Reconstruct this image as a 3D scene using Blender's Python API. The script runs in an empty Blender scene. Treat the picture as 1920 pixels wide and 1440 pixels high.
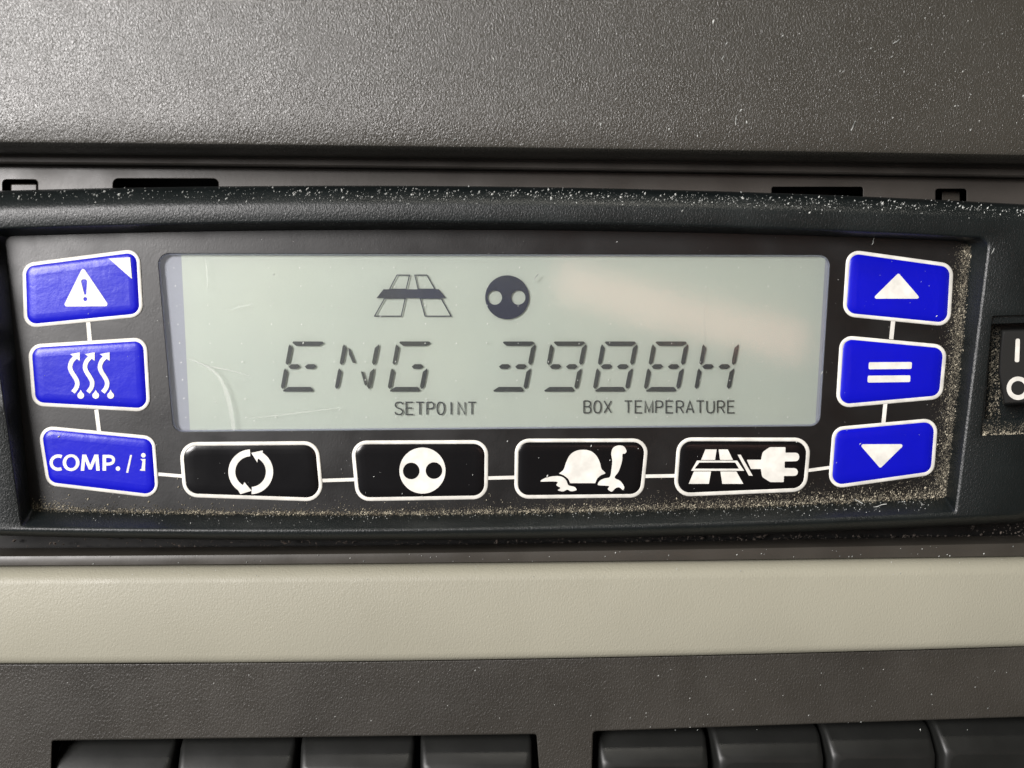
import bpy, math, random
from mathutils import Vector, Matrix, noise
random.seed(7)
S = bpy.context.scene
COL = S.collection
R = math.radians

# ------------------------------------------------------------ camera, world, lamps, exposure
MM = 0.001
PX = 0.0001                                   # one photo pixel is 0.1 mm on the film of the control unit
HFOV = R(60.0)
FPX = 960.0 / math.tan(HFOV / 2)
DIST = FPX * PX
YAW, PITCH = R(3.2), R(3.0)
cam_pos = Vector((-math.sin(YAW) * DIST, -math.cos(YAW) * math.cos(PITCH) * DIST, math.sin(PITCH) * DIST))
fwd = (-cam_pos).normalized()
right = fwd.cross(Vector((0, 0, 1))).normalized()
up = right.cross(fwd).normalized()
cd = bpy.data.cameras.new('camera'); cam = bpy.data.objects.new('camera', cd); COL.objects.link(cam)
cd.sensor_fit = 'HORIZONTAL'; cd.sensor_width = 36.0
cd.lens = 18.0 / math.tan(HFOV / 2)
cd.clip_start = 0.005; cd.clip_end = 20.0
cam.matrix_world = Matrix((right, up, -fwd)).transposed().to_4x4()
cam.location = cam_pos
cd.dof.use_dof = True; cd.dof.focus_distance = DIST + 0.001; cd.dof.aperture_fstop = 13.0
S.camera = cam
S.view_settings.view_transform = 'Standard'
S.view_settings.look = 'None'
S.view_settings.exposure = 0.0
S.view_settings.gamma = 1.0
S.view_settings.use_curve_mapping = False

w = bpy.data.worlds.new('World'); S.world = w; w.use_nodes = True
nt = w.node_tree; nt.nodes.clear()
wo = nt.nodes.new('ShaderNodeOutputWorld'); wb = nt.nodes.new('ShaderNodeBackground')
wb.inputs['Color'].default_value = (0.93, 0.97, 1.0, 1); wb.inputs['Strength'].default_value = 0.30
nt.links.new(wb.outputs[0], wo.inputs[0])
wt = nt.nodes.new('ShaderNodeTexCoord'); wx = nt.nodes.new('ShaderNodeSeparateXYZ'); wr = nt.nodes.new('ShaderNodeValToRGB')
wm = nt.nodes.new('ShaderNodeMapRange'); wm.inputs['From Min'].default_value = -1; wm.inputs['From Max'].default_value = 1
nt.links.new(wt.outputs['Generated'], wx.inputs[0]); nt.links.new(wx.outputs['Z'], wm.inputs['Value']); nt.links.new(wm.outputs[0], wr.inputs['Fac'])
wr.color_ramp.elements[0].position = 0.30; wr.color_ramp.elements[0].color = (0.70, 0.72, 0.74, 1)
wr.color_ramp.elements[1].position = 0.86; wr.color_ramp.elements[1].color = (0.05, 0.055, 0.055, 1)
e_ = wr.color_ramp.elements.new(0.60); e_.color = (0.95, 0.98, 1.0, 1)
wm2 = nt.nodes.new('ShaderNodeMapRange'); wm2.inputs['From Min'].default_value = -1; wm2.inputs['From Max'].default_value = 1
wr2 = nt.nodes.new('ShaderNodeValToRGB'); wr2.color_ramp.elements[0].position = 0.25; wr2.color_ramp.elements[0].color = (1, 1, 1, 1)
wr2.color_ramp.elements[1].position = 0.70; wr2.color_ramp.elements[1].color = (0.40, 0.35, 0.28, 1)
nt.links.new(wx.outputs['X'], wm2.inputs['Value']); nt.links.new(wm2.outputs[0], wr2.inputs['Fac'])
wmx = nt.nodes.new('ShaderNodeMix'); wmx.data_type = 'RGBA'; wmx.blend_type = 'MULTIPLY'; wmx.inputs[0].default_value = 1.0
nt.links.new(wr.outputs[0], wmx.inputs[6]); nt.links.new(wr2.outputs[0], wmx.inputs[7]); nt.links.new(wmx.outputs[2], wb.inputs['Color'])

def area(name, loc, target, sx, sy, power, col, spin=0.0, spread=180):
    l = bpy.data.lights.new(name, 'AREA'); l.shape = 'RECTANGLE'; l.size = sx; l.size_y = sy
    l.energy = power; l.color = col; l.spread = R(spread)
    o = bpy.data.objects.new(name, l); COL.objects.link(o)
    d = (Vector(target) - Vector(loc)).normalized()
    q = d.to_track_quat('-Z', 'Y')
    o.matrix_world = Matrix.Translation(loc) @ q.to_matrix().to_4x4() @ Matrix.Rotation(spin, 4, 'Z')
    return o
def polar(az, el, d):                          # direction seen from the panel: azimuth to the right, elevation up
    az, el = R(az), R(el)
    return (d * math.sin(az) * math.cos(el), -d * math.cos(az) * math.cos(el), d * math.sin(el))
area('side_window_lamp', polar(-39, 17, 1.30), (0, 0, 0), 0.54, 0.52, 31.0, (1.0, 0.965, 0.95))
area('windscreen_lamp', polar(20, 62, 0.60), (0, 0, 0), 0.10, 0.06, 0.9, (1.0, 0.95, 0.84))
area('far_window_lamp', polar(16, 2.6, 0.80), (0, 0, 0), 0.27, 0.040, 0.085, (1.0, 0.52, 0.42), R(-15))

# ------------------------------------------------------------ mapping photo pixels to points on the dashboard
def P(px, py, h=0.0):
    """point on the plane h metres in front of the film (towards the driver) seen at photo pixel px, py"""
    d = fwd * FPX + right * (px - 960.0) - up * (py - 720.0)
    t = (-h - cam_pos.y) / d.y
    return cam_pos + d * t

# ------------------------------------------------------------ helpers
def finish(name, verts, faces, mat, parent=None, origin=None, smooth=35.0, mats=None, midx=None):
    me = bpy.data.meshes.new(name)
    org = Vector(origin) if origin is not None else (Vector(parent['base']) if parent is not None and 'base' in parent else Vector((0, 0, 0)))
    me.from_pydata([tuple(Vector(v) - org) for v in verts], [], faces)
    me.update()
    if mats:
        for m in mats: me.materials.append(m)
        if midx: me.polygons.foreach_set('material_index', midx)
    else:
        me.materials.append(mat)
    if smooth:
        me.shade_smooth(); me.set_sharp_from_angle(angle=R(smooth))
    o = bpy.data.objects.new(name, me); COL.objects.link(o)
    if parent is None:
        o.location = org
    else:
        o.parent = parent
    return o
BASES = {}
def tag(o, label=None, cat=None, group=None, kind=None):
    if label: o['label'] = label
    if cat: o['category'] = cat
    if group: o['group'] = group
    if kind: o['kind'] = kind
    return o
def empty(name, loc):
    o = bpy.data.objects.new(name, None); COL.objects.link(o); o.location = loc; o.empty_display_size = 0.01
    BASES[o.name] = Vector(loc)
    return o
def base_of(p):
    b = Vector((0, 0, 0))
    while p is not None:
        b = b + Vector(p.location); p = p.parent
    return b
def mk(name, verts, faces, mat, parent=None, **kw):
    """mesh given in world points; stored relative to whatever carries it"""
    b = base_of(parent)
    if parent is None:
        n = len(verts); c = Vector((sum(v[0] for v in verts) / n, max(v[1] for v in verts), min(v[2] for v in verts)))
        return finish(name, verts, faces, mat, None, origin=c, **kw)
    return finish(name, [Vector(v) - b for v in verts], faces, mat, parent, origin=(0, 0, 0), **kw)

def line_y(pts, x):
    if x <= pts[0][0]:
        (x0, y0), (x1, y1) = pts[0], pts[1]
    elif x >= pts[-1][0]:
        (x0, y0), (x1, y1) = pts[-2], pts[-1]
    else:
        for (x0, y0), (x1, y1) in zip(pts, pts[1:]):
            if x0 <= x <= x1: break
    return y0 + (y1 - y0) * (x - x0) / (x1 - x0)
XS = (0, 480, 960, 1440, 1920)
def fit(ys):
    """smooth quadratic through five measured heights"""
    import numpy as np
    c = np.polyfit(XS, ys, 2)
    return lambda x: float(c[0] * x * x + c[1] * x + c[2])
def strip(name, rows, mat, parent=None, x0=-600, x1=2520, n=52, back=None, **kw):
    """long moulding: rows of (function of x, h) joined top to bottom"""
    vs, fs = [], []
    for f, h in rows:
        for i in range(n + 1):
            x = x0 + (x1 - x0) * i / n
            vs.append(P(x, f(x), h))
    if back is not None:
        for f, h in (rows[-1], rows[0]):
            for i in range(n + 1):
                x = x0 + (x1 - x0) * i / n
                v = P(x, f(x), h); v.y = -back; vs.append(v)
    m = len(vs) // (n + 1)
    for r in range(m if back is not None else m - 1):
        a, b = r * (n + 1), ((r + 1) % m) * (n + 1)
        for i in range(n):
            fs.append((a + i, b + i, b + i + 1, a + i + 1))
    if back is not None:
        for i in (0, n):
            f = tuple(r * (n + 1) + i for r in range(m))
            fs.append(f if i == 0 else f[::-1])
    return mk(name, vs, [f[::-1] for f in fs] if False else fs, mat, parent, **kw)

def rounded(corners, rad, seg=7):
    """rounded polygon, corners clockwise in the photo"""
    n = len(corners); out = []
    if not hasattr(rad, '__len__'): rad = [rad] * n
    for i in range(n):
        p = Vector(corners[i]).to_2d() if False else Vector((corners[i][0], corners[i][1]))
        a = Vector(corners[i - 1]) - p; b = Vector(corners[(i + 1) % n]) - p
        la, lb = a.length, b.length; a.normalize(); b.normalize()
        half = a.angle(b) / 2
        t = min(rad[i] / math.tan(half), la * 0.49, lb * 0.49); r = t * math.tan(half)
        c = p + (a + b).normalized() * (r / math.sin(half))
        s = p + a * t - c; e = p + b * t - c
        a0 = math.atan2(s.y, s.x); a1 = math.atan2(e.y, e.x)
        d = (a1 - a0 + math.pi) % (2 * math.pi) - math.pi
        for k in range(seg + 1):
            an = a0 + d * k / seg
            out.append((c.x + math.cos(an) * r, c.y + math.sin(an) * r))
    return out
def inset(corners, d):
    """move every side of a convex polygon inwards by d"""
    n = len(corners); out = []
    cx = sum(c[0] for c in corners) / n; cy = sum(c[1] for c in corners) / n
    L = []
    for i in range(n):
        p = Vector(corners[i]); q = Vector(corners[(i + 1) % n]); t = (q - p).normalized(); nn = Vector((-t.y, t.x))
        if nn.dot(Vector((cx, cy)) - p) < 0: nn = -nn
        L.append((p + nn * d, t))
    for i in range(n):
        p, t = L[i - 1]; q, s = L[i]
        den = t.x * s.y - t.y * s.x
        k = ((q.x - p.x) * s.y - (q.y - p.y) * s.x) / den
        out.append((p.x + t.x * k, p.y + t.y * k))
    return out
def rr(corners, rad, d=0, seg=7):
    return rounded(inset(corners, d) if d else corners, max(rad - d, 1.0), seg)
def loft(name, loops, mat, parent=None, cap=True, cap_back=False, **kw):
    vs, fs = [], []
    n = len(loops[0][0])
    for lp, h in loops:
        for (x, y) in lp: vs.append(P(x, y, h))
    for r in range(len(loops) - 1):
        for i in range(n):
            j = (i + 1) % n
            fs.append((r * n + i, (r + 1) * n + i, (r + 1) * n + j, r * n + j))
    if cap: fs.append(tuple(range((len(loops) - 1) * n, len(loops) * n)))
    if cap_back: fs.append(tuple(range(n))[::-1])
    return mk(name, vs, fs, mat, parent, **kw)

def shape_mesh(splines, h0, h1, bevel=0.0, res=2):
    """flat plate with holes, photo pixels in, world vertices out"""
    t = (h1 - h0) / PX
    cu = bpy.data.curves.new('tmp', 'CURVE'); cu.dimensions = '2D'; cu.fill_mode = 'BOTH'
    cu.extrude = max(t / 2 - bevel, 0.0); cu.bevel_depth = bevel; cu.bevel_resolution = res; cu.offset = -bevel
    for pts in splines:
        sp = cu.splines.new('POLY'); sp.points.add(len(pts) - 1)
        for p, (x, y) in zip(sp.points, pts): p.co = (x - 960, -(y - 720), 0, 1)
        sp.use_cyclic_u = True
    ob = bpy.data.objects.new('tmp', cu); COL.objects.link(ob)
    dg = bpy.context.evaluated_depsgraph_get(); dg.update()
    me = bpy.data.meshes.new_from_object(ob.evaluated_get(dg))
    vs = [P(v.co.x + 960, 720 - v.co.y, (h0 + h1) / 2 + v.co.z * PX) for v in me.vertices]
    fs = [tuple(p.vertices) for p in me.polygons]
    bpy.data.objects.remove(ob); bpy.data.curves.remove(cu); bpy.data.meshes.remove(me)
    return vs, fs
def plate(name, splines, h0, h1, mat, parent=None, bevel=0.0, res=2, **kw):
    vs, fs = shape_mesh(splines, h0, h1, bevel, res)
    return mk(name, vs, fs, mat, parent, **kw)
def joined(name, lots, mat, parent=None, **kw):
    """several plates of one printed mark: lots = [(splines, h0, h1)]"""
    V, F = [], []
    for sp, h0, h1 in lots:
        v, f = shape_mesh(sp, h0, h1); k = len(V)
        V += v; F += [tuple(i + k for i in q) for q in f]
    return mk(name, V, F, mat, parent, **kw)
def text_mesh(body, x0, x1, ybase, cap, h0, h1, slope=0.0, bold=0.0):
    cu = bpy.data.curves.new('tmp', 'FONT'); cu.body = body; cu.size = 1.0; cu.offset = bold; cu.resolution_u = 4
    ob = bpy.data.objects.new('tmp', cu); COL.objects.link(ob)
    dg = bpy.context.evaluated_depsgraph_get(); dg.update()
    cu.extrude = 0.02
    dg.update()
    me = bpy.data.meshes.new_from_object(ob.evaluated_get(dg))
    xs = [v.co.x for v in me.vertices]; ys = [v.co.y for v in me.vertices]
    a, b = min(xs), max(xs); top = max(ys); bot = 0.0
    vs = []
    for v in me.vertices:
        x = x0 + (v.co.x - a) / (b - a) * (x1 - x0)
        y = ybase - (v.co.y - bot) / (top - bot) * cap + slope * (x - x0)
        vs.append(P(x, y, h0 if v.co.z < 0 else h1))
    fs = [tuple(p.vertices) for p in me.polygons]
    bpy.data.objects.remove(ob); bpy.data.curves.remove(cu); bpy.data.meshes.remove(me)
    return vs, fs
def circle(cx, cy, r, n=40, ry=None):
    ry = ry or r
    return [(cx + r * math.cos(2 * math.pi * i / n), cy + ry * math.sin(2 * math.pi * i / n)) for i in range(n)]
def stroke(pts, wd):
    """outline of an open polyline of the given width"""
    L, Rr = [], []
    n = len(pts)
    for i in range(n):
        p = Vector(pts[i])
        if i == 0: t = (Vector(pts[1]) - p).normalized(); s = 1
        elif i == n - 1: t = (p - Vector(pts[-2])).normalized(); s = 1
        else:
            a = (p - Vector(pts[i - 1])).normalized(); b = (Vector(pts[i + 1]) - p).normalized()
            t = (a + b).normalized(); s = 1 / max(0.5, math.sqrt((1 + a.dot(b)) / 2))
        wi = wd[i] if hasattr(wd, '__len__') else wd
        nn = Vector((-t.y, t.x)) * wi / 2 * s
        L.append(tuple(p + nn)); Rr.append(tuple(p - nn))
    return L + Rr[::-1]
def smooth_path(pts, k=5, closed=True):
    """Catmull-Rom through the points"""
    n = len(pts); out = []
    rng = range(n) if closed else range(n - 1)
    for i in rng:
        g = lambda j: Vector(pts[j % n]) if closed else Vector(pts[min(max(j, 0), n - 1)])
        p0, p1, p2, p3 = g(i - 1), g(i), g(i + 1), g(i + 2)
        for s in range(k):
            t = s / k
            q = 0.5 * ((2 * p1) + (p2 - p0) * t + (2 * p0 - 5 * p1 + 4 * p2 - p3) * t * t + (3 * p1 - p0 - 3 * p2 + p3) * t ** 3)
            out.append((q.x, q.y))
    if not closed: out.append(tuple(pts[-1]))
    return out
# measuring grids: enlarged details of the photo back to photo pixels
def c1(p): return (p[0] / 5.332, 430 + p[1] / 5.332)
def c2(p): return (p[0] / 4.644, 690 + p[1] / 4.644)
def c3(p): return (640 + p[0] / 4.364, 480 + p[1] / 4.364)
def c5(p): return (320 + p[0] / 3.097, 800 + p[1] / 3.097)
def c6(p): return (940 + p[0] / 3.097, 800 + p[1] / 3.097)
def c7(p): return (1520 + p[0] / 4.8, 430 + p[1] / 4.8)
def c8(p): return (1520 + p[0] / 4.0, 700 + p[1] / 4.0)
def cm(f, pts): return [f(p) for p in pts]

# ------------------------------------------------------------ materials
def material(name, col, rough=0.5, grain=0.0, gscale=1100.0, coat=0.0, coat_rough=0.1, mottle=0.0, mscale=40.0, wear=0.0,
             col2=None, spec=0.5, ripple=0.0, rscale=90.0, rvar=0.08):
    m = bpy.data.materials.new(name); m.use_nodes = True
    t = m.node_tree; b = t.nodes['Principled BSDF']
    N = t.nodes.new; K = t.links.new
    b.inputs['Base Color'].default_value = (*col, 1); b.inputs['Roughness'].default_value = rough
    b.inputs['Specular IOR Level'].default_value = spec
    b.inputs['Coat Weight'].default_value = coat; b.inputs['Coat Roughness'].default_value = coat_rough
    tc = N('ShaderNodeTexCoord')
    if mottle or col2:
        n = N('ShaderNodeTexNoise'); n.inputs['Scale'].default_value = mscale; n.inputs['Detail'].default_value = 6
        K(tc.outputs['Object'], n.inputs['Vector'])
        r = N('ShaderNodeValToRGB'); c2_ = col2 or tuple(c * (1 - mottle) for c in col)
        r.color_ramp.elements[0].position = 0.35; r.color_ramp.elements[1].position = 0.68
        r.color_ramp.elements[0].color = (*c2_, 1); r.color_ramp.elements[1].color = (*col, 1)
        K(n.outputs['Fac'], r.inputs['Fac']); K(r.outputs[0], b.inputs['Base Color'])
    if rvar:
        n2 = N('ShaderNodeTexNoise'); n2.inputs['Scale'].default_value = 120; n2.inputs['Detail'].default_value = 5
        K(tc.outputs['Object'], n2.inputs['Vector'])
        mr = N('ShaderNodeMapRange'); mr.inputs['From Min'].default_value = 0.3; mr.inputs['From Max'].default_value = 0.7
        mr.inputs['To Min'].default_value = max(rough - rvar, 0.02); mr.inputs['To Max'].default_value = min(rough + rvar, 1)
        K(n2.outputs['Fac'], mr.inputs['Value']); K(mr.outputs[0], b.inputs['Roughness'])
    last = None
    if grain:
        v = N('ShaderNodeTexNoise'); v.inputs['Scale'].default_value = gscale; v.inputs['Detail'].default_value = 2.5
        v.inputs['Roughness'].default_value = 0.55; v.inputs['Distortion'].default_value = 0.6
        mp = N('ShaderNodeMapping'); mp.inputs['Scale'].default_value = (1.25, 1.0, 0.8); mp.inputs['Rotation'].default_value = (0, R(25), 0)
        K(tc.outputs['Object'], mp.inputs['Vector']); K(mp.outputs[0], v.inputs['Vector'])
        bp = N('ShaderNodeBump'); bp.inputs['Strength'].default_value = 1.0; bp.inputs['Distance'].default_value = grain
        K(v.outputs['Fac'], bp.inputs['Height']); last = bp
    if ripple:
        v = N('ShaderNodeTexNoise'); v.inputs['Scale'].default_value = rscale; v.inputs['Detail'].default_value = 4
        v.inputs['Roughness'].default_value = 0.6; v.inputs['Distortion'].default_value = 0.2
        K(tc.outputs['Object'], v.inputs['Vector'])
        bp = N('ShaderNodeBump'); bp.inputs['Strength'].default_value = 1.0; bp.inputs['Distance'].default_value = ripple
        K(v.outputs['Fac'], bp.inputs['Height'])
        if last: K(last.outputs[0], bp.inputs['Normal'])
        last = bp
    if last:
        K(last.outputs[0], b.inputs['Normal'])
        if coat: K(last.outputs[0], b.inputs['Coat Normal'])
    return m
M = {}
M['upper'] = material('grained dash plastic', (0.040, 0.037, 0.030), 0.35, grain=0.00014, gscale=2900, mottle=0.15, mscale=18, spec=0.85, rvar=0.04)
M['frame'] = material('smooth grey frame plastic', (0.060, 0.054, 0.048), 0.40, grain=0.00001, gscale=900, mottle=0.3, mscale=60)
M['bezel'] = material('dark green black housing plastic', (0.0055, 0.0082, 0.0084), 0.40, spec=0.55, rvar=0.03, grain=0.00009, gscale=3000, mottle=0.25, mscale=120)
M['film'] = material('black film', (0.0050, 0.0044, 0.0043), 0.42, spec=0.66, grain=0.000015, gscale=2600, mottle=0.4, mscale=70, ripple=0.00006, rscale=60)
M['backing'] = material('black backing', (0.006, 0.0055, 0.005), 0.6, mottle=0.6, mscale=300)
M['beige'] = material('beige grained plastic', (0.315, 0.302, 0.238), 0.50, grain=0.00008, gscale=2700, mottle=0.10, mscale=22)
M['lower'] = material('warm dark grey plastic', (0.040, 0.036, 0.030), 0.46, grain=0.00015, gscale=2600, mottle=0.32, mscale=30)
M['ridge'] = material('dark ridge plastic', (0.047, 0.042, 0.035), 0.38, grain=0.00001, mottle=0.2, mscale=80)
M['key'] = material('black switch plastic', (0.014, 0.0145, 0.0135), 0.42, spec=0.4, grain=0.00001, gscale=900, mottle=0.3, mscale=90)
M['blue'] = material('blue film', (0.002, 0.003, 0.47), 0.42, col2=(0.002, 0.0035, 0.42), mscale=90, coat=0.46, coat_rough=0.25, ripple=0.00009, rscale=230, spec=0.15, rvar=0.03)
M['black_key'] = material('glossy black film', (0.0028, 0.0024, 0.0030), 0.20, coat=0.0, coat_rough=0.2, ripple=0.00003, rscale=60, rvar=0.04)
M['white'] = material('cream white print', (0.80, 0.78, 0.72), 0.5, mottle=0.22, mscale=420)
M['lcd_edge'] = material('pale lavender display border', (0.46, 0.49, 0.565), 0.5, mottle=0.08, mscale=30)
M['highlight_ring'] = material('pale clear seal', (0.36, 0.38, 0.50), 0.18, spec=1.0, rvar=0.0)  # for the added ring that catches a bright line at the display edge
M['lcd'] = material('grey green liquid crystal layer', (0.655, 0.72, 0.62), 0.42, spec=0.7, col2=(0.60, 0.675, 0.60), mscale=22)
M['segment'] = material('dark liquid crystal segment', (0.028, 0.036, 0.044), 0.5, col2=(0.036, 0.044, 0.038), mscale=120, rvar=0.0)
M['symbol'] = material('blue black liquid crystal symbol', (0.014, 0.022, 0.060), 0.5, col2=(0.018, 0.026, 0.045), mscale=120, rvar=0.0)
M['dust'] = material('tan dust', (0.56, 0.51, 0.39), 0.8, col2=(0.12, 0.10, 0.07), mscale=900, rvar=0.0)
M['pale_dust'] = material('pale dust', (0.62, 0.63, 0.60), 0.7, col2=(0.14, 0.15, 0.145), mscale=900, rvar=0.0)
M['speck'] = material('white speck', (0.75, 0.77, 0.74), 0.5, col2=(0.35, 0.35, 0.34), mscale=300, rvar=0.0)
M['glint'] = material('painted spacer glint', (0.95, 0.97, 0.93), 0.3, rvar=0.0)  # glint of the spacers put into a near-white base colour
M['grime'] = material('dark fine grime', (0.15, 0.135, 0.10), 0.9, col2=(0.04, 0.035, 0.026), mscale=700, rvar=0.0)
M['rocker'] = material('satin black rocker plastic', (0.022, 0.022, 0.0215), 0.24, grain=0.00001, gscale=900, rvar=0.04)
M['debris'] = material('grey brown debris', (0.16, 0.13, 0.11), 0.8, col2=(0.04, 0.035, 0.03), mscale=700, rvar=0.0)

def clear(name, gl_rough, haze, haze_col):
    m = bpy.data.materials.new(name); m.use_nodes = True; t = m.node_tree; t.nodes.clear(); N = t.nodes.new; K = t.links.new
    out = N('ShaderNodeOutputMaterial'); tr = N('ShaderNodeBsdfTransparent'); gl = N('ShaderNodeBsdfGlossy')
    df = N('ShaderNodeBsdfDiffuse'); df.inputs['Color'].default_value = (*haze_col, 1)
    gl.inputs['Roughness'].default_value = gl_rough; gl.inputs['Color'].default_value = (1, 1, 1, 1)
    fr = N('ShaderNodeFresnel'); fr.inputs['IOR'].default_value = 1.5
    tc = N('ShaderNodeTexCoord'); n = N('ShaderNodeTexNoise'); n.inputs['Scale'].default_value = 35; n.inputs['Detail'].default_value = 5
    K(tc.outputs['Object'], n.inputs['Vector'])
    bp = N('ShaderNodeBump'); bp.inputs['Distance'].default_value = 0.00007; K(n.outputs['Fac'], bp.inputs['Height']); K(bp.outputs[0], gl.inputs['Normal'])
    mr = N('ShaderNodeMapRange'); mr.inputs['From Min'].default_value = 0.35; mr.inputs['From Max'].default_value = 0.75
    mr.inputs['To Min'].default_value = haze * 0.6; mr.inputs['To Max'].default_value = haze * 1.6; K(n.outputs['Fac'], mr.inputs['Value'])
    a = N('ShaderNodeMixShader'); b = N('ShaderNodeMixShader')
    K(mr.outputs[0], a.inputs[0]); K(tr.outputs[0], a.inputs[1]); K(df.outputs[0], a.inputs[2])
    K(fr.outputs[0], b.inputs[0]); K(a.outputs[0], b.inputs[1]); K(gl.outputs[0], b.inputs[2])
    K(b.outputs[0], out.inputs['Surface'])
    return m
M['pane'] = clear('clear display window', 0.09, 0.02, (0.75, 0.76, 0.72))
M['smear'] = clear('faint scratch', 0.4, 0.045, (0.85, 0.85, 0.78))

# ------------------------------------------------------------ the dash around the unit
bp_v = [P(-750, -620, -0.012), P(2700, -620, -0.012), P(2700, 2150, -0.012), P(-750, 2150, -0.012)]
bp_v += [v + Vector((0, 0.004, 0)) for v in bp_v]
tag(mk('background', bp_v, [(0, 3, 2, 1), (4, 5, 6, 7), (0, 1, 5, 4), (1, 2, 6, 5), (2, 3, 7, 6), (3, 0, 4, 7)], M['backing'], smooth=0), kind='structure')

u0 = fit((268, 272, 278, 285, 292)); u1 = fit((287, 291, 297, 302, 307)); u2 = fit((308, 311, 319, 326, 333))
off = lambda f, d: (lambda x: f(x) + d)
up_rows = [(lambda x: -560, 0.0068), (off(u0, -60), 0.0068), (off(u0, -8), 0.0067), (off(u0, -2), 0.0065), (off(u0, 3), 0.0059), (off(u0, 8), 0.0048), (off(u0, 13), 0.0034), (u1, 0.0005)]
tag(strip('dash_panel', up_rows, M['upper'], back=-0.006), 'wide grained grey plastic dash panel above the control unit, bright at its left end', 'dash panel')
ledge_rows = [(off(u1, -8), -0.0010), (off(u2, -5), -0.0006), (off(u2, -2), -0.0009), (off(u2, 1), -0.0035)]
tag(strip('trim_strip', ledge_rows, M['frame'], back=-0.006), 'thin grey ledge directly under the lower edge of the upper dash panel', 'trim strip')

fr_out = [(x, u2(x) + 1.5) for x in range(-600, 2521, 80)] + [(2520, 470), (-600, 470)]
def slot(x0, y0, x1, y1, r=6): return rounded([(x0, y0), (x1, y0), (x1, y1), (x0, y1)], r, 4)
holes = [slot(212, 335, 410, 375, 10), slot(5, 337, 71, 390, 7), slot(1447, 350.5, 1618, 380, 4), slot(1754, 354, 1812, 400, 5)]
fr = plate('mounting_frame', [fr_out] + holes, -0.0058, -0.0036, M['frame'], bevel=1.5)
tag(fr, 'grey slotted mounting frame showing in the gap above the black control unit', 'mounting frame')
plate('clip', [slot(20, 345, 69, 395, 3)], -0.0068, -0.0048, M['frame'], fr, bevel=2)
plate('clip', [slot(1766, 358, 1800, 395, 3)], -0.0085, -0.0065, M['ridge'], fr, bevel=2)

g0 = fit((1040, 1038, 1032, 1024, 1016)); g1 = fit((1062, 1060, 1055, 1050, 1044)); g2 = fit((1244, 1242, 1236, 1224, 1212))
ridge_rows = [(off(g0, -6), -0.004), (off(g0, 0), -0.0004), (off(g0, 3), 0.0002), (off(g0, 9), 0.0004), (off(g1, -2), 0.0004), (off(g1, 0), -0.0002)]
tag(strip('trim_strip', ridge_rows, M['ridge'], back=-0.0068), 'narrow dark plastic strip between the black unit and the beige strip', 'trim strip')
be = [(off(g1, 0.8), 0.0002), (off(g1, 3), 0.0014), (off(g1, 9), 0.0024), (off(g1, 17), 0.0032), (off(g1, 26), 0.0038), (off(g1, 34), 0.0040),
      (off(g2, -14), 0.0042), (off(g2, -6), 0.0041), (off(g2, -2), 0.0038), (off(g2, 0), 0.0032)]
tag(strip('trim_strip', be, M['beige'], back=-0.007), 'wide beige grained plastic strip running below the black control unit', 'trim strip')

# lower panel with the two switch openings
hl = 0.0030
def lo_line(x): return 1388.5 - (x - 98) * 0.0135
def hi_line(x): return 1371 - (x - 1112) * 0.0335
out = [(x, g2(x) + 1.0) for x in range(-600, 2521, 60)] + [(2520, 2060), (-600, 2060)]
ho1 = rounded([(98, lo_line(98)), (1006, lo_line(1006)), (1022, 1590), (92, 1590)], 5, 4)
ho2 = rounded([(1112, hi_line(1112)), (1984, hi_line(1984)), (1996, 1590), (1106, 1590)], 7, 4)
tag(plate('dash_panel', [out, ho1, ho2], -0.0005, hl, M['lower'], bevel=2.5), 'dark warm grey lower dash panel holding the rows of blank switches', 'dash panel')

# blank switches: one built, the others copied
def switch_verts(xl, xr, yt, yf):
    """upper slope runs from the recess up to the front lip; corners swept like the photo's"""
    cor = lambda x0, x1, y0, h: ([(x0, y0), (x1, y0), (x1, 1590), (x0, 1590)], h)
    loops = []
    w_ = xr - xl
    prof = [(0.0, 0, -0.0045), (0.0, 3, -0.0020), (0.5, 10, -0.0006), (2.0, 26, 0.0010), (3.5, 40, 0.0023), (7, 47, 0.0028), (12, 52, 0.0029)]
    for dx, dy, h in prof:
        a = dx * 1.3
        # lay out at one height, then let real depth do the rest
        loops.append((rounded([(xl + a, yt + dy), (xr - a, yt + dy), (xr - a, 1580 - dy * 0.4), (xl + a, 1580 - dy * 0.4)], [9 + dx, 9 + dx, 6, 6], 6), h))
    return loops
grp = 'blank black switches in the two rows at the bottom edge'
first = None
def world_key():
    loops = switch_verts(336, 554, 1388, 1436)
    vs = []; n = len(loops[0][0])
    ref = P(336, 1388, -0.0045)
    for lp, h in loops:
        for (x, y) in lp:
            v = P(x, y, 0.0); v.y = -h; vs.append(v)       # straight sided block, real depth
    fs = []
    for r in range(len(loops) - 1):
        for i in range(n):
            j = (i + 1) % n; fs.append((r * n + i, (r + 1) * n + i, (r + 1) * n + j, r * n + j))
    fs.append(tuple(range((len(loops) - 1) * n, len(loops) * n)))
    fs.append(tuple(range(n))[::-1])
    return vs, fs, P(336, 1388, 0.0)
kv, kf, kref = world_key()
ORD = ['leftmost blank black switch of the left group', 'second blank black switch from the left in the left group', 'third blank black switch from the left in the left group',
       'rightmost blank black switch of the left group, beside the plain gap', 'leftmost blank black switch of the right group, beside the plain gap',
       'second blank black switch of the right group', 'third blank black switch of the right group', 'blank black switch in the bottom right corner of the photo']
spots = [(106, lo_line), (336, lo_line), (563, lo_line), (788, lo_line), (1120, hi_line), (1337, hi_line), (1547, hi_line), (1756, hi_line)]
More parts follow.
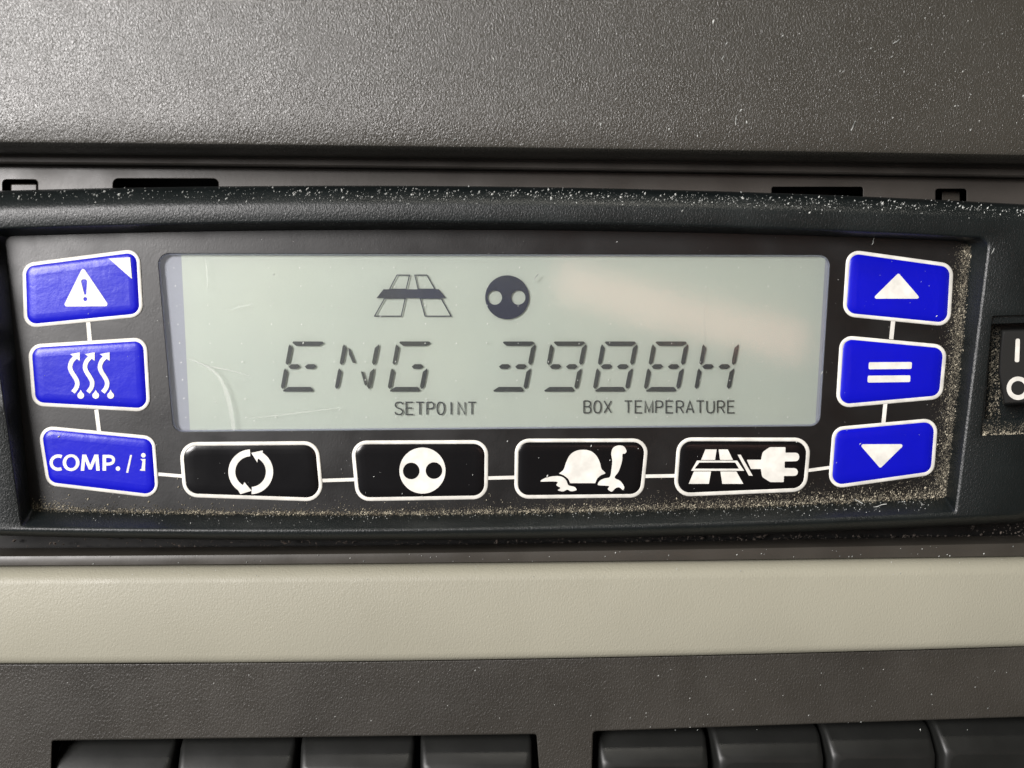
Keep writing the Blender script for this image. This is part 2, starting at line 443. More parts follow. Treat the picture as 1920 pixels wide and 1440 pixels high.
for i, (x, ln) in enumerate(spots):
    t = P(x, ln(x) + 3, 0.0) - P(336, 1388, 0.0)
    if first is None:
        o = first = mk('blank_switch', kv, kf, M['key'], smooth=50)
        home = o.location.copy()
    else:
        o = first.copy(); COL.objects.link(o)
    o.location = home + t
    tag(o, ORD[i], 'switch', grp)

# ------------------------------------------------------------ the control unit
base = P(960, 1000, -0.006)
unit = empty('control_unit', base)
tag(unit, 'black refrigeration control unit with grey display, blue and black buttons and a rocker switch', 'control unit')

def bowed(tl, tr, br, bl, rad, bt, bb, m=26, seg=8):
    """four sided loop with rounded corners and bowed top and bottom edges"""
    r = rounded([tl, tr, br, bl], rad, seg)
    n = seg + 1; out = []
    for c in range(4):
        arc = r[c * n:(c + 1) * n]; nxt = r[((c + 1) % 4) * n]
        out += arc
        a, b = Vector(arc[-1]), Vector(nxt)
        for k in range(1, m):
            out.append(tuple(a + (b - a) * k / m))
    xl, xr = min(tl[0], bl[0]), max(tr[0], br[0]); cy = (tl[1] + tr[1] + br[1] + bl[1]) / 4
    res = []
    for x, y in out:
        t = min(max((x - xl) / (xr - xl), 0), 1); k = 4 * t * (1 - t)
        f = min(abs(y - cy) / (abs(tl[1] - bl[1]) * 0.35), 1.0)
        res.append((x, y + k * f * (bt if y < cy else bb)))
    return res
HF = 0.0046
L = [
 (bowed((-110, 362), (2025, 390), (1958, 968), (-110, 994), [30, 60, 62, 30], -25, 24), -0.004),
 (bowed((-110, 361), (2025, 389), (1960, 974), (-110, 1001), [30, 60, 62, 30], -25, 24), -0.001),
 (bowed((-110, 364), (2023, 391), (1958, 972), (-110, 1001), [30, 60, 62, 30], -25, 24), 0.0012),
 (bowed((-108, 371), (2021, 397), (1955, 970), (-108, 1000), [30, 58, 60, 30], -25, 24), 0.0024),
 (bowed((-106, 381), (2018, 406), (1951, 966), (-106, 998), [28, 56, 58, 28], -24.5, 23), 0.0036),
 (bowed((-104, 389), (2015, 413), (1947, 962), (-104, 995), [26, 54, 56, 26], -24, 22), 0.00425),
 (bowed((-103, 394), (2013, 418), (1944, 960), (-103, 993), [25, 53, 55, 25], -24, 21), 0.0045),
 (bowed((-102, 399), (2011, 423), (1942, 958), (-102, 992), [24, 52, 54, 24], -24, 20), HF),
 (bowed((-40, 427), (1861, 442.5), (1796, 964), (38, 988.5), [8, 20, 9, 10], -22, 16), HF),
 (bowed((-38.5, 429), (1857.5, 444.5), (1793, 961.5), (40, 986.5), [8, 19, 8, 9], -21.5, 16), HF - 0.0001),
 (bowed((-36.5, 431), (1854, 446.5), (1790, 958.5), (42, 984), [8, 18, 7, 8], -21, 16), HF - 0.00035),
 (bowed((-34.5, 432.5), (1851.5, 448.5), (1788, 955.5), (44, 980.5), [8, 17, 6, 8], -21, 16), HF - 0.0008),
 (bowed((8, 443), (1818, 453), (1773, 931), (57, 953), [14, 14, 6, 8], -17, 20), 0.0001),
 (bowed((8, 443), (1818, 453), (1773, 931), (57, 953), [14, 14, 6, 8], -17, 20), -0.0010),
]
bez = loft('bezel', L, M['bezel'], unit, cap=False, smooth=40)
pit = [(1859, 607), (1985, 603), (1968, 790), (1845, 786)]
shelf = [(1860, 592), (1985, 588), (1966, 812), (1838, 817)]
def cut(obj, corners, rad, h0, h1):
    lp = rounded(corners, rad, 5)
    c = loft('cutter', [(lp, h0), (lp, h1)], M['bezel'], None, cap=True, cap_back=True, smooth=0)
    c.data.flip_normals() if False else None
    md = obj.modifiers.new('cut', 'BOOLEAN'); md.operation = 'DIFFERENCE'; md.object = c; md.solver = 'EXACT'
    dg = bpy.context.evaluated_depsgraph_get(); dg.update()
    me = bpy.data.meshes.new_from_object(obj.evaluated_get(dg))
    obj.modifiers.clear(); obj.data = me
    bpy.data.objects.remove(c)
# close the ring at the back so that the cut is clean
n = len(L[0][0]); me = bez.data
fs = [tuple(p.vertices) for p in me.polygons]; vs = [v.co.copy() for v in me.vertices]
k = (len(L) - 1) * n
for i in range(n):
    j = (i + 1) % n; fs.append((k + i, i, j, k + j))
bpy.data.objects.remove(bez)
bez = mk('bezel', [v + base for v in vs], fs, M['bezel'], unit, smooth=40)
cut(bez, shelf, 4, 0.0037, 0.008)
cut(bez, pit, 3, -0.0008, 0.008)
bez.data.set_sharp_from_angle(angle=R(40))

# film with display window
win = [(295, 475), (1557, 478), (1537, 799), (325, 810)]
fo = bowed((-4, 433), (1830, 443), (1784, 942), (45, 965), [14, 14, 6, 8], -17, 20)
wl = rounded(win, 20, 8)
plate('face_film', [fo, wl], -0.0006, 0.0, M['film'], unit, bevel=0.8, smooth=30)

# display
def par(c, k):                                 # sink the corners with the window's own edges
    return inset(c, k)
disp = plate('display', [rr(win, 20, -12)], -0.0024, -0.0014, M['lcd_edge'], unit)
lay = [(339, 462), (1549, 462), (1527, 822), (357, 822)]
plate('crystal_layer', [rounded(lay, 3, 2)], -0.0013, -0.00125, M['lcd'], disp)
plate('window_pane', [rr(win, 20, 0.6)], -0.0004, -0.00012, M['pane'], disp, bevel=0.6)
highlight_ring = [(rr(win, 20, 0.2), -0.00045), (rr(win, 20, 1.0), -0.0007), (rr(win, 20, 3.6), -0.00125)]
loft('window_highlight_ring', highlight_ring, M['highlight_ring'], disp, cap=False)  # made-up part, added so the right display edge shows a highlight
HS0, HS1 = -0.00086, -0.00082
def seg_char(ox, segs):
    """one slanted sixteen segment character; ox is the left end of the top bar"""
    sl = lambda y: (640.5 - y) * 0.197           # lean of the strokes
    out = []
    def quad(p): out.append([(ox + x + sl(y), y) for x, y in p])
    # in upright coordinates: x from -8 (left) to 62
    T, B, Mid = 641, 733.5, 687.3
    if 'a' in segs: quad([(1, T - .8), (55, T - .8), (59, T + 2.5), (51.5, T + 7.6), (8.0, T + 7.6), (-.5, T + 1.6)])
    if 'd' in segs: quad([(8.5, B - 8), (50.5, B - 8), (57, B - 1), (54, B + .8), (1.0, B + .8), (-.5, B - 1.5)])
    def vert(x, y0, y1, left):
        if left: quad([(x + 1.5, y0), (x + 8, y0 + 7), (x + 8, y1 - 5), (x + 4.5, y1), (x + .5, y1 - 4), (x, y0 + 4)])
        else: quad([(x + 6.5, y0), (x + 8, y0 + 4), (x + 8, y1 - 4), (x + 4, y1), (x, y1 - 5), (x, y0 + 7)])
    if 'f' in segs: vert(-6.2, 645.5, 684.5, True)
    if 'e' in segs: vert(-6.2, 690.5, 729.5, True)
    if 'b' in segs: vert(54.5, 645.5, 684.5, False)
    if 'c' in segs: vert(54.5, 690.5, 729.5, False)
    def mid(x0, x1): quad([(x0, Mid), (x0 + 5, Mid - 4.5), (x1 - 5, Mid - 4.5), (x1, Mid), (x1 - 5, Mid + 4.5), (x0 + 5, Mid + 4.5)])
    if 'g' in segs: mid(1.0, 23.0)
    if 'h' in segs: mid(31.5, 53.5)
    if 'm' in segs: out.append([(ox + 2.5, 652), (ox + 6.5, 655), (ox + 16.5, 680.5), (ox + 11, 680.5), (ox + 4, 665)])
    if 'n' in segs: out.append([(ox + 26, 696.5), (ox + 31, 697), (ox + 37.5, 719), (ox + 36.5, 724), (ox + 33, 721)])
    return out
for kind, ox, sg in (('letter', 549.0, 'adefgh'), ('letter', 650.5, 'bcefmn'), ('letter', 749.5, 'acdefh'), ('digit', 943.6, 'abcdgh'),
                     ('digit', 1038.9, 'abcdfgh'), ('digit', 1134.5, 'abcdefgh'), ('digit', 1229.8, 'abcdefgh'), ('letter', 1324.8, 'bcefgh')):
    plate(kind, seg_char(ox, sg), HS0, HS1, M['segment'], disp, smooth=0)

# small captions drawn with single strokes, monospaced
G = {'S': [[(1, .82), (.85, .97), (.5, 1.0), (.15, .95), (.02, .78), (.15, .6), (.5, .5), (.85, .4), (.98, .23), (.85, .06), (.5, 0), (.12, .05), (0, .2)]],
     'E': [[(.97, 1), (.06, 1), (.06, 0), (1, 0)], [(.06, .53), (.86, .53)]],
     'T': [[(0, 1), (1, 1)], [(.5, 1), (.5, 0)]],
     'P': [[(.06, 0), (.06, 1)], [(.06, 1), (.65, 1), (.92, .9), (.98, .74), (.92, .57), (.65, .47), (.06, .47)]],
     'O': ['ring'],
     'I': [[(.5, 1), (.5, 0)]],
     'N': [[(.04, 0), (.04, 1), (.96, 0), (.96, 1)]],
     'B': [[(.06, 0), (.06, 1)], [(.06, 1), (.6, 1), (.88, .93), (.95, .77), (.9, .62), (.65, .52), (.06, .52)], [(.65, .52), (.9, .44), (1, .26), (.92, .08), (.66, 0), (.06, 0)]],
     'X': [[(.02, 1), (.98, 0)], [(.98, 1), (.02, 0)]],
     'M': [[(0, 0), (0, 1), (.5, .1), (1, 1), (1, 0)]],
     'R': [[(.06, 0), (.06, 1)], [(.06, 1), (.65, 1), (.92, .9), (.98, .74), (.92, .57), (.65, .48), (.06, .48)], [(.55, .46), (1, 0)]],
     'A': [[(0, 0), (.5, 1), (1, 0)], [(.17, .32), (.83, .32)]],
     'U': [[(.02, 1), (.02, .28), (.15, .07), (.5, 0), (.85, .07), (.98, .28), (.98, 1)]]}
def caption(txt, x0, x1, yt, yb, wd=2.5):
    n = len(txt); gap = 5.4; cw = (x1 - x0 + gap) / n; lots = []
    for i, ch in enumerate(txt):
        if ch == ' ': continue
        for k, s in enumerate(G[ch]):
            if s == 'ring':
                cx_, cy_, a_, b_ = x0 + i * cw + (cw - gap) / 2, (yt + yb) / 2, (cw - gap) / 2, (yb - yt) / 2
                el = lambda a, b: [(cx_ + a * (abs(math.cos(t)) ** 0.8) * (1 if math.cos(t) > 0 else -1), cy_ + b * math.sin(t)) for t in [2 * math.pi * q_ / 28 for q_ in range(28)]]
                lots.append(([el(a_ + wd / 2 - .3, b_ + wd / 2), el(a_ - wd / 2 - .3, b_ - wd / 2)], HS0, HS1)); continue
            pts = [(x0 + i * cw + px * (cw - gap), yb - py * (yb - yt)) for px, py in s]
            if ch in 'OSUPRB': pts = smooth_path(pts, 3, False) if ch in 'S' else pts
            lots.append(([stroke(pts, wd)], HS0, HS1 + k * 6e-6))
    return joined('caption', lots, M['segment'], disp, smooth=0)
caption('SETPOINT', 741, 892, 754.2, 777.2)
caption('BOX TEMPERATURE', 1094, 1377.5, 751.8, 774.2)

def outline(poly, wd): return [inset(poly, -wd / 2), inset(poly, wd / 2)]
q = lambda *p: cm(c3, p)
lots = [(outline(q((455, 156), (558, 156), (530, 271), (395, 271)), 1.8), HS0, HS1), (outline(q((601, 156), (700, 156), (765, 271), (628, 271)), 1.8), HS0, HS1),
        (outline(q((355, 345), (523, 345), (490, 492), (272, 492)), 1.9), HS0, HS1), (outline(q((645, 345), (815, 345), (898, 492), (685, 492)), 1.9), HS0, HS1),
        ([q((345, 272), (797, 272), (857, 344), (288, 344))], HS0, HS1 + 8e-6)]
joined('road_symbol', lots, M['symbol'], disp, smooth=0)
plate('disc_symbol', [circle(*c3((1357, 338)), 41.2, 64), circle(*c3((1256, 340)), 13.4), circle(*c3((1448, 340)), 13.4)], HS0, HS1, M['symbol'], disp, smooth=0)

def fleck(V, F, px, py, h, s, el=2.0, an=None, flat=0.5):
    """one grain: a squashed octahedron"""
    c = P(px, py, h); s *= PX
    an = R(random.gauss(58, 22)) if an is None else an
    t = Vector((math.cos(an), 0, math.sin(an))); u = Vector((-math.sin(an), 0, math.cos(an))); w_ = Vector((0, -1, 0))
    a, b = s * el / 2, s / 2; k = len(V)
    j = lambda: random.uniform(0.75, 1.25)
    V += [c + t * a * j(), c + u * b * j(), c - t * a * j(), c - u * b * j(), c + w_ * s * flat * j(), c - w_ * s * flat * 0.3]
    for i in range(4):
        F.append((k + i, k + (i + 1) % 4, k + 4)); F.append((k + (i + 1) % 4, k + i, k + 5))
# regular tiny glints in the crystal layer
V, F = [], []
for i in range(21):
    for j_, y in enumerate((502, 537, 573, 608, 643.5, 679, 713, 747, 782)):
        x = 337 + 57.6 * i + (j_ - 4) * (9 - i) * 0.32 * 0.9
        if random.random() < 0.12: continue
        fleck(V, F, x + random.uniform(-1, 1), y + random.uniform(-1, 1), -0.00074, random.uniform(1.4, 2.5), 1.8, R(70), 0.06)
mk('spacer_glints', V, F, M['glint'], disp, smooth=0)
for pts, wd in (([(352, 674), (372, 680), (392, 690), (410, 706), (424, 735), (433, 770), (438, 808)], [1, 3, 5, 6, 9, 8, 3]),
                ([(355, 672), (390, 686), (430, 694), (470, 706)], [1, 3, 2, 1]),
                ([(462, 785), (500, 781), (560, 774), (640, 764)], [1, 2, 1.5, .8]),
                ([(425, 582), (452, 575), (475, 570)], [1, 1.5, .8]), ([(385, 485), (388, 510), (389, 540)], [1, 1.6, .8]),
                ([(1320, 560), (1322, 640), (1318, 690)], [.5, 1.0, .5])):
    v, f = shape_mesh([stroke(smooth_path(pts, 4, False), [wd[min(int(i / 4), len(wd) - 1)] for i in range(4 * (len(pts) - 1) + 1)])], 0.00001, 0.00003)
    mk('scratch', v, f, M['smear'], disp, smooth=0)

# connecting lines printed on the film
def cline(p, q_, wd=6.0):
    plate('connecting_line', [stroke([p, q_], wd)], 0.00002, 0.00006, M['white'], unit, smooth=0)
for a, b, wd in (((297, 889), (345, 893), 6.2), ((604, 901), (668, 899), 6.5), ((911, 896.5), (969, 895), 6.5), ((1205, 893), (1268, 892), 6.5), ((1508, 883), (1560, 876), 6),
                 ((165, 602), (168.5, 640), 8), ((180.5, 768), (186, 812), 7.5), ((1675, 598), (1671, 636), 8), ((1660, 757), (1656, 797), 7.5)):
    cline(a, b, wd)

# buttons
def button(corners, rad, rim, mat, label, h=0.00045):
    f = loft('button', [(rr(corners, rad, rim * 0.55), 0.00003), (rr(corners, rad, rim * 1.0), h * 0.45), (rr(corners, rad, rim * 1.5), h * 0.78),
                        (rr(corners, rad, rim * 2.2), h * 0.94), (rr(corners, rad, rim * 3.2), h)], mat, unit, smooth=60)
    f['label'] = label
    # raised printed rim
    o = [(rr(corners, rad, 0.0), 0.00001), (rr(corners, rad, 0.3), 0.00012), (rr(corners, rad, 1.5), 0.0002), (rr(corners, rad, rim - 1.2), 0.00023), (rr(corners, rad, rim), 0.0001)]
    loft('rim', o, M['white'], f, cap=False, smooth=50)
    return f, h
def icon(btn, lots_):
    f, h = btn
    joined('icon', [(sp, h - 0.00002, h + 0.00004 + i * 6e-6) for i, sp in enumerate(lots_)], M['white'], f, smooth=0)

b = button([(41.5, 494), (262, 465.5), (269, 594), (45, 616)], 24, 7.6, M['blue'], 'blue button with a warning triangle and a small corner triangle')
tri = rounded(cm(c1, [(828, 375), (1092, 768), (632, 772)]), [4, 4, 4], 4)
ex = rounded(cm(c1, [(804, 500), (872, 498), (863, 652), (843, 653)]), [4, 4, 1, 1], 3)
icon(b, [[tri, ex, circle(*c1((853, 697)), 3.9, 16)], [cm(c1, [(1085, 291), (1300, 280), (1319, 496)])]])
b = button([(52, 646), (275, 632), (283, 773), (61, 761)], 24, 7.6, M['blue'], 'blue button with three rising wavy arrows over drops')
lots = []
for i in range(3):
    dx = i * 28.0
    path = smooth_path([(143 + dx, 668), (134.5 + dx, 677), (131.3 + dx, 688), (134 + dx, 697), (140 + dx, 706.5), (144.6 + dx, 716), (143.5 + dx, 726), (137 + dx, 735.5)], 4, False)
    lots.append([stroke(path, 8.2)])
    lots.append([[(131 + dx, 664), (149.5 + dx, 660.5), (149.5 + dx, 676.5)]])
    d = [(151.4 + dx + 6.4 * math.sin(a), 741.5 - 6.2 * math.cos(a) - (4.5 if k_ == 0 else 0)) for k_, a in enumerate([2 * math.pi * t / 14 for t in range(14)])]
    lots.append([d])
icon(b, lots)
b = button([(70, 797), (290.5, 818), (299, 935), (88, 910)], 24, 7.0, M['blue'], 'blue button marked COMP./i')
f_, h_ = b
V, F = [], []
def ring(cx_, cy_, a, b, n=36): return [(cx_ + a * math.cos(2 * math.pi * i / n), cy_ + b * math.sin(2 * math.pi * i / n)) for i in range(n)]
carc = [(506 + 58 * math.cos(R(t)), 824 - 58 * math.sin(R(t))) for t in range(62, 300, 9)]
carc = [(508 + (px - 506) * 1.08, py) for px, py in carc]
word = [([stroke(cm(c2, carc), 6.0)], 0),
        ([cm(c2, ring(619, 824, 73, 73)), cm(c2, ring(619, 824, 43, 49))], 0),
        ([cm(c2, [(703, 894), (716, 754), (750, 754), (786, 842), (822, 754), (856, 754), (869, 894), (838, 894), (832, 806), (798, 884), (773, 884), (740, 806), (733, 894)])], 0),
        ([cm(c2, [(893, 894), (893, 756), (924, 756), (924, 894)])], 0),
        ([stroke(cm(c2, smooth_path([(920, 770), (950, 769), (978, 778), (989, 801), (979, 825), (950, 836), (920, 836)], 4, False)), 5.6)], 5e-6),
        ([circle(*c2((1027, 876)), 4.2, 16)], 0)]
for sp, dh in word:
    v, f = shape_mesh(sp, h_ - 0.00002, h_ + 0.00004 + dh); k = len(V); V += v; F += [tuple(i + k for i in q_) for q_ in f]
for sp, dh in (([cm(c2, [(1098, 912), (1116, 912), (1150, 757), (1133, 757)])], 0), ([cm(c2, [(1222, 792), (1266, 792), (1262, 895), (1226, 895), (1232, 876), (1240, 812)])], 0), ([circle(*c2((1248, 760)), 4.3, 14)], 0),
               ([cm(c2, [(1218, 893), (1264, 895.5), (1264, 884), (1222, 880)])], 5e-6)):
    v, f = shape_mesh(sp, h_ - 0.00002, h_ + 0.00004 + dh); k = len(V); V += v; F += [tuple(i + k for i in q_) for q_ in f]
mk('icon', V, F, M['white'], f_, smooth=0)
b = button([(1587.5, 467), (1788.5, 495), (1782, 613), (1579.5, 593)], 24, 7.6, M['blue'], 'blue button with an upward white triangle')
icon(b, [[rounded(cm(c7, [(790, 393), (990, 624), (556, 624)]), 3, 3)]])
b = button([(1575, 628), (1776.5, 647), (1767, 748), (1566.5, 766)], 24, 7.6, M['blue'], 'blue button with an equals sign')
icon(b, [[rounded(cm(c7, [(524, 1196), (912, 1194), (908, 1256), (521, 1260)]), 2.5, 3)], [rounded(cm(c7, [(514, 1317), (898, 1314), (895, 1374), (511, 1379)]), 2.5, 3)]])
b = button([(1561, 801), (1759.5, 783), (1751.5, 890), (1552, 918)], 24, 7.2, M['blue'], 'blue button with a downward white triangle')
icon(b, [[rounded(cm(c8, [(366, 532), (706, 531), (522, 712)]), 3, 3)]])

b = button([(335.5, 829), (597.5, 827), (608, 941), (344, 932)], 30, 7.4, M['black_key'], 'black button with two circling arrows', 0.00032)
cx, cy = 465, 262
def arc(r, a0, a1, n=22): return [(cx + r * math.cos(R(a0 + (a1 - a0) * i / n)), cy - r * math.sin(R(a0 + (a1 - a0) * i / n))) for i in range(n + 1)]
left_ = arc(130, 92, 236) + [(405, 392), (470, 372), (428, 322)] + arc(90, 240, 92)
right_ = arc(130, -88, 58) + [(535, 138), (468, 152), (503, 208)] + arc(88, 62, -86)
icon(b, [[cm(c5, left_)], [cm(c5, right_)]])
b = button([(657, 826), (916, 825), (915, 936), (668, 940)], 28, 7.4, M['black_key'], 'black button with a white disc holding two dots', 0.00032)
icon(b, [[circle(*c5((1462, 255)), 43.2, 64), circle(*c5((1397, 257)), 15.6, 40), circle(*c5((1529, 255)), 15.6, 40)]])
b = button([(965.5, 822.5), (1217.5, 822), (1206, 933), (964, 935.5)], 27, 7.2, M['black_key'], 'black button with a white tortoise', 0.00032)
sh = smooth_path([(335, 272), (362, 248), (375, 210), (398, 165), (435, 140), (480, 134), (522, 143), (553, 170), (572, 208), (582, 245), (604, 270), (580, 281), (558, 300), (545, 328)], 4, False) + [(400, 328), (388, 302), (362, 282)]
leg = smooth_path([(228, 318), (258, 297), (310, 287), (352, 291), (377, 312), (390, 340), (425, 350), (436, 368), (405, 375), (383, 366), (358, 376), (328, 369), (343, 356), (320, 340), (327, 322), (296, 318)], 4)
hd = smooth_path([(638, 155), (650, 122), (680, 109), (712, 115), (727, 142), (718, 156), (704, 160), (702, 190), (695, 222), (680, 262), (658, 296), (690, 315), (713, 348), (706, 368), (685, 352), (662, 358), (641, 377), (618, 363), (626, 346), (595, 342), (560, 338), (572, 314), (600, 300), (630, 292), (639, 250), (644, 200)], 4)
icon(b, [[cm(c6, sh)], [cm(c6, leg)], [cm(c6, hd)]])
b = button([(1270, 820), (1521.5, 820.5), (1512.5, 921.5), (1262, 932)], 29, 7.4, M['black_key'], 'black button with a road and a mains plug', 0.00032)
plug = rounded(cm(c6, [(1425, 192), (1508, 192), (1517, 148), (1558, 119), (1650, 119), (1650, 151), (1730, 151), (1730, 200), (1645, 202), (1645, 240), (1722, 241), (1722, 286), (1640, 286), (1640, 322), (1562, 322), (1514, 292), (1507, 246), (1450, 246)]), [1, 1, 8, 8, 1, 1, 7, 7, 1, 1, 7, 7, 1, 1, 8, 8, 1, 1], 3)
icon(b, [[cm(c6, [(1185, 132), (1250, 132), (1241, 193), (1160, 193)])], [cm(c6, [(1262, 132), (1315, 132), (1345, 193), (1270, 193)])],
         [cm(c6, [(1136, 197), (1370, 197), (1410, 256), (1102, 256)]), cm(c6, [(1150, 208), (1358, 208), (1380, 244), (1122, 244)])],
         [cm(c6, [(1118, 260), (1218, 260), (1205, 332), (1088, 332)])], [cm(c6, [(1272, 260), (1365, 260), (1405, 332), (1283, 332)])],
         [cm(c6, [(1372, 163), (1390, 163), (1460, 285), (1437, 284)])], [plug]])

# rocker switch in its pit at the right end
rk_loops = []
def rockloop(d, h):
    # left side bulges outward in the middle, face bent along the pivot
    pts = [(1878 + d, 619 + d), (1944 - d, 617 + d), (1948 - d, 690), (1940 - d, 757 - d), (1882 + d, 759 - d), (1872 + d, 700), (1873.5 + d, 665)]
    return rounded(pts, [4, 4, 60, 4, 4, 40, 60], 4), h
rk = loft('rocker_switch', [rockloop(-1, -0.0006), rockloop(-1, 0.0030), rockloop(0.4, 0.0040), rockloop(1.5, 0.0046), rockloop(3.0, 0.0049), rockloop(5.0, 0.0051)], M['rocker'], unit, smooth=55)
plate('on_mark', [rounded([(1904.5, 635), (1912.5, 635), (1911, 679), (1902.5, 679)], 3, 3)], 0.00505, 0.00516, M['white'], rk, smooth=0)
plate('off_mark', [circle(1909, 728, 21.5, 44, 22), circle(1909, 727.5, 13.2, 36, 13.4)], 0.00505, 0.00516, M['white'], rk, smooth=0)

# ------------------------------------------------------------ dust, dirt and specks
def heap(name, label, make, n, mat, group='dust and dirt on the dash'):
    V, F = [], []
    for _ in range(n):
        a = make()
        if a: fleck(V, F, *a)
    o = mk(name, V, F, mat, smooth=0)
    tag(o, label, name, None, 'stuff')
    return o
rnd, ga = random.random, random.gauss
top_out = lambda x: (lambda t: 361 + 28 * t - 25 * 4 * t * (1 - t))((x + 110) / 2135)
def bez_h(d):                                   # height of the bezel's round at d photo pixels below its upper outline
    ks = [(0, -0.001), (3, 0.0012), (9, 0.0026), (19, 0.0036), (27, 0.00425), (37, 0.0046), (66, 0.0046)]
    for (a, ha), (b_, hb) in zip(ks, ks[1:]):
        if d <= b_: return ha + (hb - ha) * (d - a) / (b_ - a)
    return 0.0046
def on_top():
    x = 1920 * (rnd() ** 0.55) if rnd() < 0.8 else rnd() * 1920
    c = noise.noise(Vector((x * 0.02, 3.1, 0))) * 6
    d = abs(ga(13 + 6 * x / 1920 + c * 0.4, 7.5))
    if d > 62: return None
    return (x, top_out(x) + d, bez_h(d) + 0.00002, min(0.7 + random.expovariate(1.2), 4.2), random.uniform(1, 2.2))
heap('dust', 'pale dust specks along the rounded upper edge of the black unit', on_top, 1500, M['pale_dust'])
def crease_y(x):
    t = (x - 8) / 1810; return 953 - 23 * (x - 57) / 1716 + 20 * 4 * t * (1 - t)
def in_crease():
    x = 60 + 1712 * rnd()
    dens = 0.45 + 0.55 * noise.noise(Vector((x * 0.012, 0, 5))) + 0.4 * (x / 1800) ** 2
    if x < 130: dens += 0.7
    if x > 1600: dens += 0.6
    if rnd() > dens * 0.9 + 0.25: return None
    sp = 3.0 + 7 * max(0, (x - 800) / 900) + (6 if x < 140 else 0)
    d = -abs(ga(0, sp)) + random.uniform(-1, 4)
    if rnd() < 0.10: d = -abs(ga(0, 22))
    y = crease_y(x) + d
    h = 0.00008 if d < 0 else 0.0001 + d / 25 * 0.0036
    return (x, y, h + 0.00003, min(0.4 + random.expovariate(1.9), 2.8), random.uniform(1, 2.4))
heap('dust', 'tan dust gathered in the crease along the lower inner edge of the bezel', in_crease, 9000, M['dust'])
def right_crease():
    y = 462 + 475 * rnd(); t = (y - 453) / 478
    x = 1817 - 44 * t
    sp = 5 + 5 * t
    d = ga(-4, sp)
    if rnd() > 0.55 + 0.45 * noise.noise(Vector((0, y * 0.03, 9))): return None
    if d > 8: return None
    return (x + d, y, 0.00008 if d < 0 else 0.0001 + d / 25 * 0.0036, min(0.4 + random.expovariate(1.7), 2.8), random.uniform(1, 2.2))
heap('dust', 'tan dust gathered in the crease along the right inner edge of the bezel', right_crease, 4200, M['dust'])
def grime_low():
    x = 60 + 1715 * rnd()
    if rnd() > 0.35 + 0.6 * x / 1800: return None
    sp = 6 + 15 * max(0, (x - 700) / 1000)
    d = -abs(ga(0, sp)) + random.uniform(-1, 6)
    return (x, crease_y(x) + d, (0.00006 if d < 0 else 0.0001 + d / 25 * 0.0036) + 0.00002, random.uniform(0.5, 1.9), random.uniform(1, 2))
heap('grime', 'thin brown grime along the lower inner edge of the bezel', grime_low, 9000, M['grime'])
def grime_right():
    y = 458 + 480 * rnd(); t = (y - 453) / 478; x = 1817 - 44 * t; d = 5 - abs(ga(0, 13 + 8 * t))
    return (x + d, y, (0.00006 if d < 0 else 0.0001 + d / 30 * 0.0036) + 0.00002, random.uniform(0.5, 1.9), random.uniform(1, 2))
heap('grime', 'thin brown grime along the right inner edge of the bezel', grime_right, 5000, M['grime'])
def grime_pit():
    if rnd() < 0.6:
        y = random.uniform(600, 786); t = (y - 607) / 180
        return (random.uniform(1860 - 13 * t, 1876), y, -0.0005, random.uniform(0.8, 2.6), 1.6)
    return (random.uniform(1842, 1930), ga(806, 8), 0.0038, random.uniform(0.6, 2.2), 1.6)
heap('grime', 'brown grime in the recess around the rocker switch', grime_pit, 1200, M['grime'])
def low_wall():
    x = 100 + 1650 * rnd(); d = 4 + 18 * rnd() ** 1.5
    if rnd() > 0.3 + 0.5 * (x / 1700): return None
    return (x, crease_y(x) + d, 0.0001 + d / 25 * 0.0038 + 0.00004, random.uniform(0.7, 2.2), random.uniform(1, 1.6))
heap('dust', 'fine pale grains on the sloping lower wall of the bezel', low_wall, 700, M['pale_dust'])
def on_upper():
    x = 2000 * rnd() ** 0.5; y = -20 + 285 * rnd() ** 0.75
    if x < 900 and rnd() < 0.7: return None
    s = min(0.6 + random.expovariate(1.3), 3.6)
    return (x, y, 0.0068, s, random.uniform(1.0, 2.6))
heap('dust', 'scattered pale specks on the right half of the upper dash panel', on_upper, 330, M['pale_dust'])
def on_film():
    x, y = 40 + 1740 * rnd(), 445 + 500 * rnd()
    inside = 300 < x < 1550 and 480 < y < 800
    if x < 300 and rnd() < 0.4: return None
    return (x, y, 0.00002 if inside or y < 470 or y > 815 and rnd() < 0 else 0.0005, 0.5 + random.expovariate(2.0), random.uniform(1, 2.5))
heap('dust', 'tiny white specks scattered over display and buttons', on_film, 330, M['speck'])
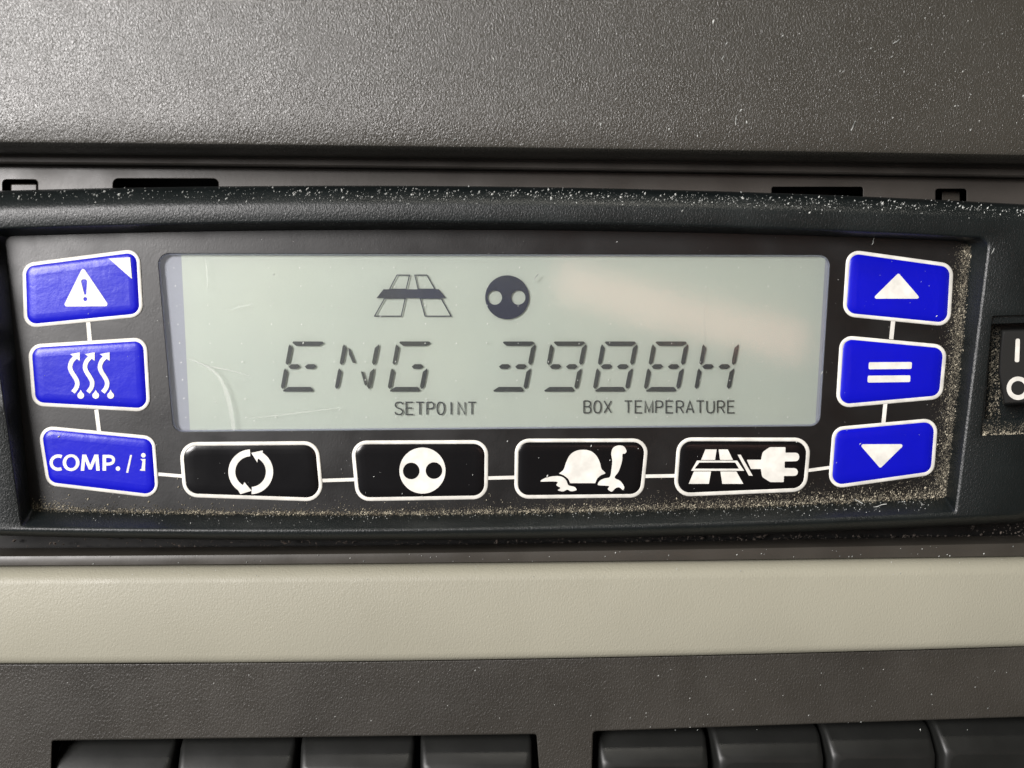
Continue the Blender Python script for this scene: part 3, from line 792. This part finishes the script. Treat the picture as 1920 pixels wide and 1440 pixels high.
def in_gap():
    x = 2000 * rnd() ** 0.6
    y = random.uniform(1003, g0(x) + 2) if x < 1820 else random.uniform(968, g0(x) + 2)
    return (x, y, random.uniform(-0.0108, -0.007) + (0.003 if x > 1850 else 0), 0.8 + min(random.expovariate(0.9), 4.5), random.uniform(1.1, 3.0), R(ga(10, 40)))
heap('dirt', 'brown dirt lying in the dark gap below the black unit, thickest at its right end', in_gap, 1500, M['debris'])
def near_switch():
    if rnd() < 0.5:
        x = random.uniform(1842, 1925); return (x, ga(814, 3.2), 0.0040, random.uniform(0.8, 3), random.uniform(1, 2.2))
    y = 640 + 140 * rnd() ** 0.7; t = (y - 607) / 180
    return (random.uniform(1861 - 12 * t, 1874), y, -0.0004, random.uniform(1, 3.2), random.uniform(1, 2))
heap('dust', 'tan dust round the rocker switch and on the ledge under it', near_switch, 260, M['dust'])
def on_lower():
    x = 1940 * rnd() ** 0.7; r_ = rnd()
    if r_ < 0.3: return (x, random.uniform(g0(x) + 4, g1(x) - 2), 0.0005, random.uniform(0.7, 2.4), 1.6)
    if r_ < 0.55: return (x, g1(x) + random.uniform(2, 30), 0.0039, random.uniform(0.6, 1.8), 1.6)
    return (x, random.uniform(1250, 1370), hl, random.uniform(0.6, 2.4), 1.5)
heap('dust', 'sparse pale specks on the strips and lower dash panel', on_lower, 170, M['pale_dust'])

V, F = [], []
for (x, y, h, ln, an) in ((1600, 235, 0.0068, 22, 62), (1680, 78, 0.0068, 14, 35), (1355, 108, 0.0068, 9, 60), (1637, 452, 0.0001, 14, 70), (1862, 470, HF, 12, 60), 
                          (1650, 948, 0.0018, 26, 12), (1610, 940, 0.0015, 18, 155), (1380, 225, 0.0068, 18, 88), (1540, 700, 0.0005, 9, 60), (1005, 520, 0.0001, 12, 60)):
    pts = [(x + ln * (t - .5) * math.cos(R(an)) + ga(0, .6), y - ln * (t - .5) * math.sin(R(an)) + ga(0, .6)) for t in (0, .3, .6, 1)]
    v, f = shape_mesh([stroke(smooth_path(pts, 4, False), 1.3)], h + 0.00004, h + 0.00012)
    k = len(V); V += v; F += [tuple(i + k for i in q_) for q_ in f]
tag(mk('lint', V, F, M['pale_dust'], smooth=0), 'short pale lint fibres scattered over the unit and the panels', 'lint', None, 'stuff')
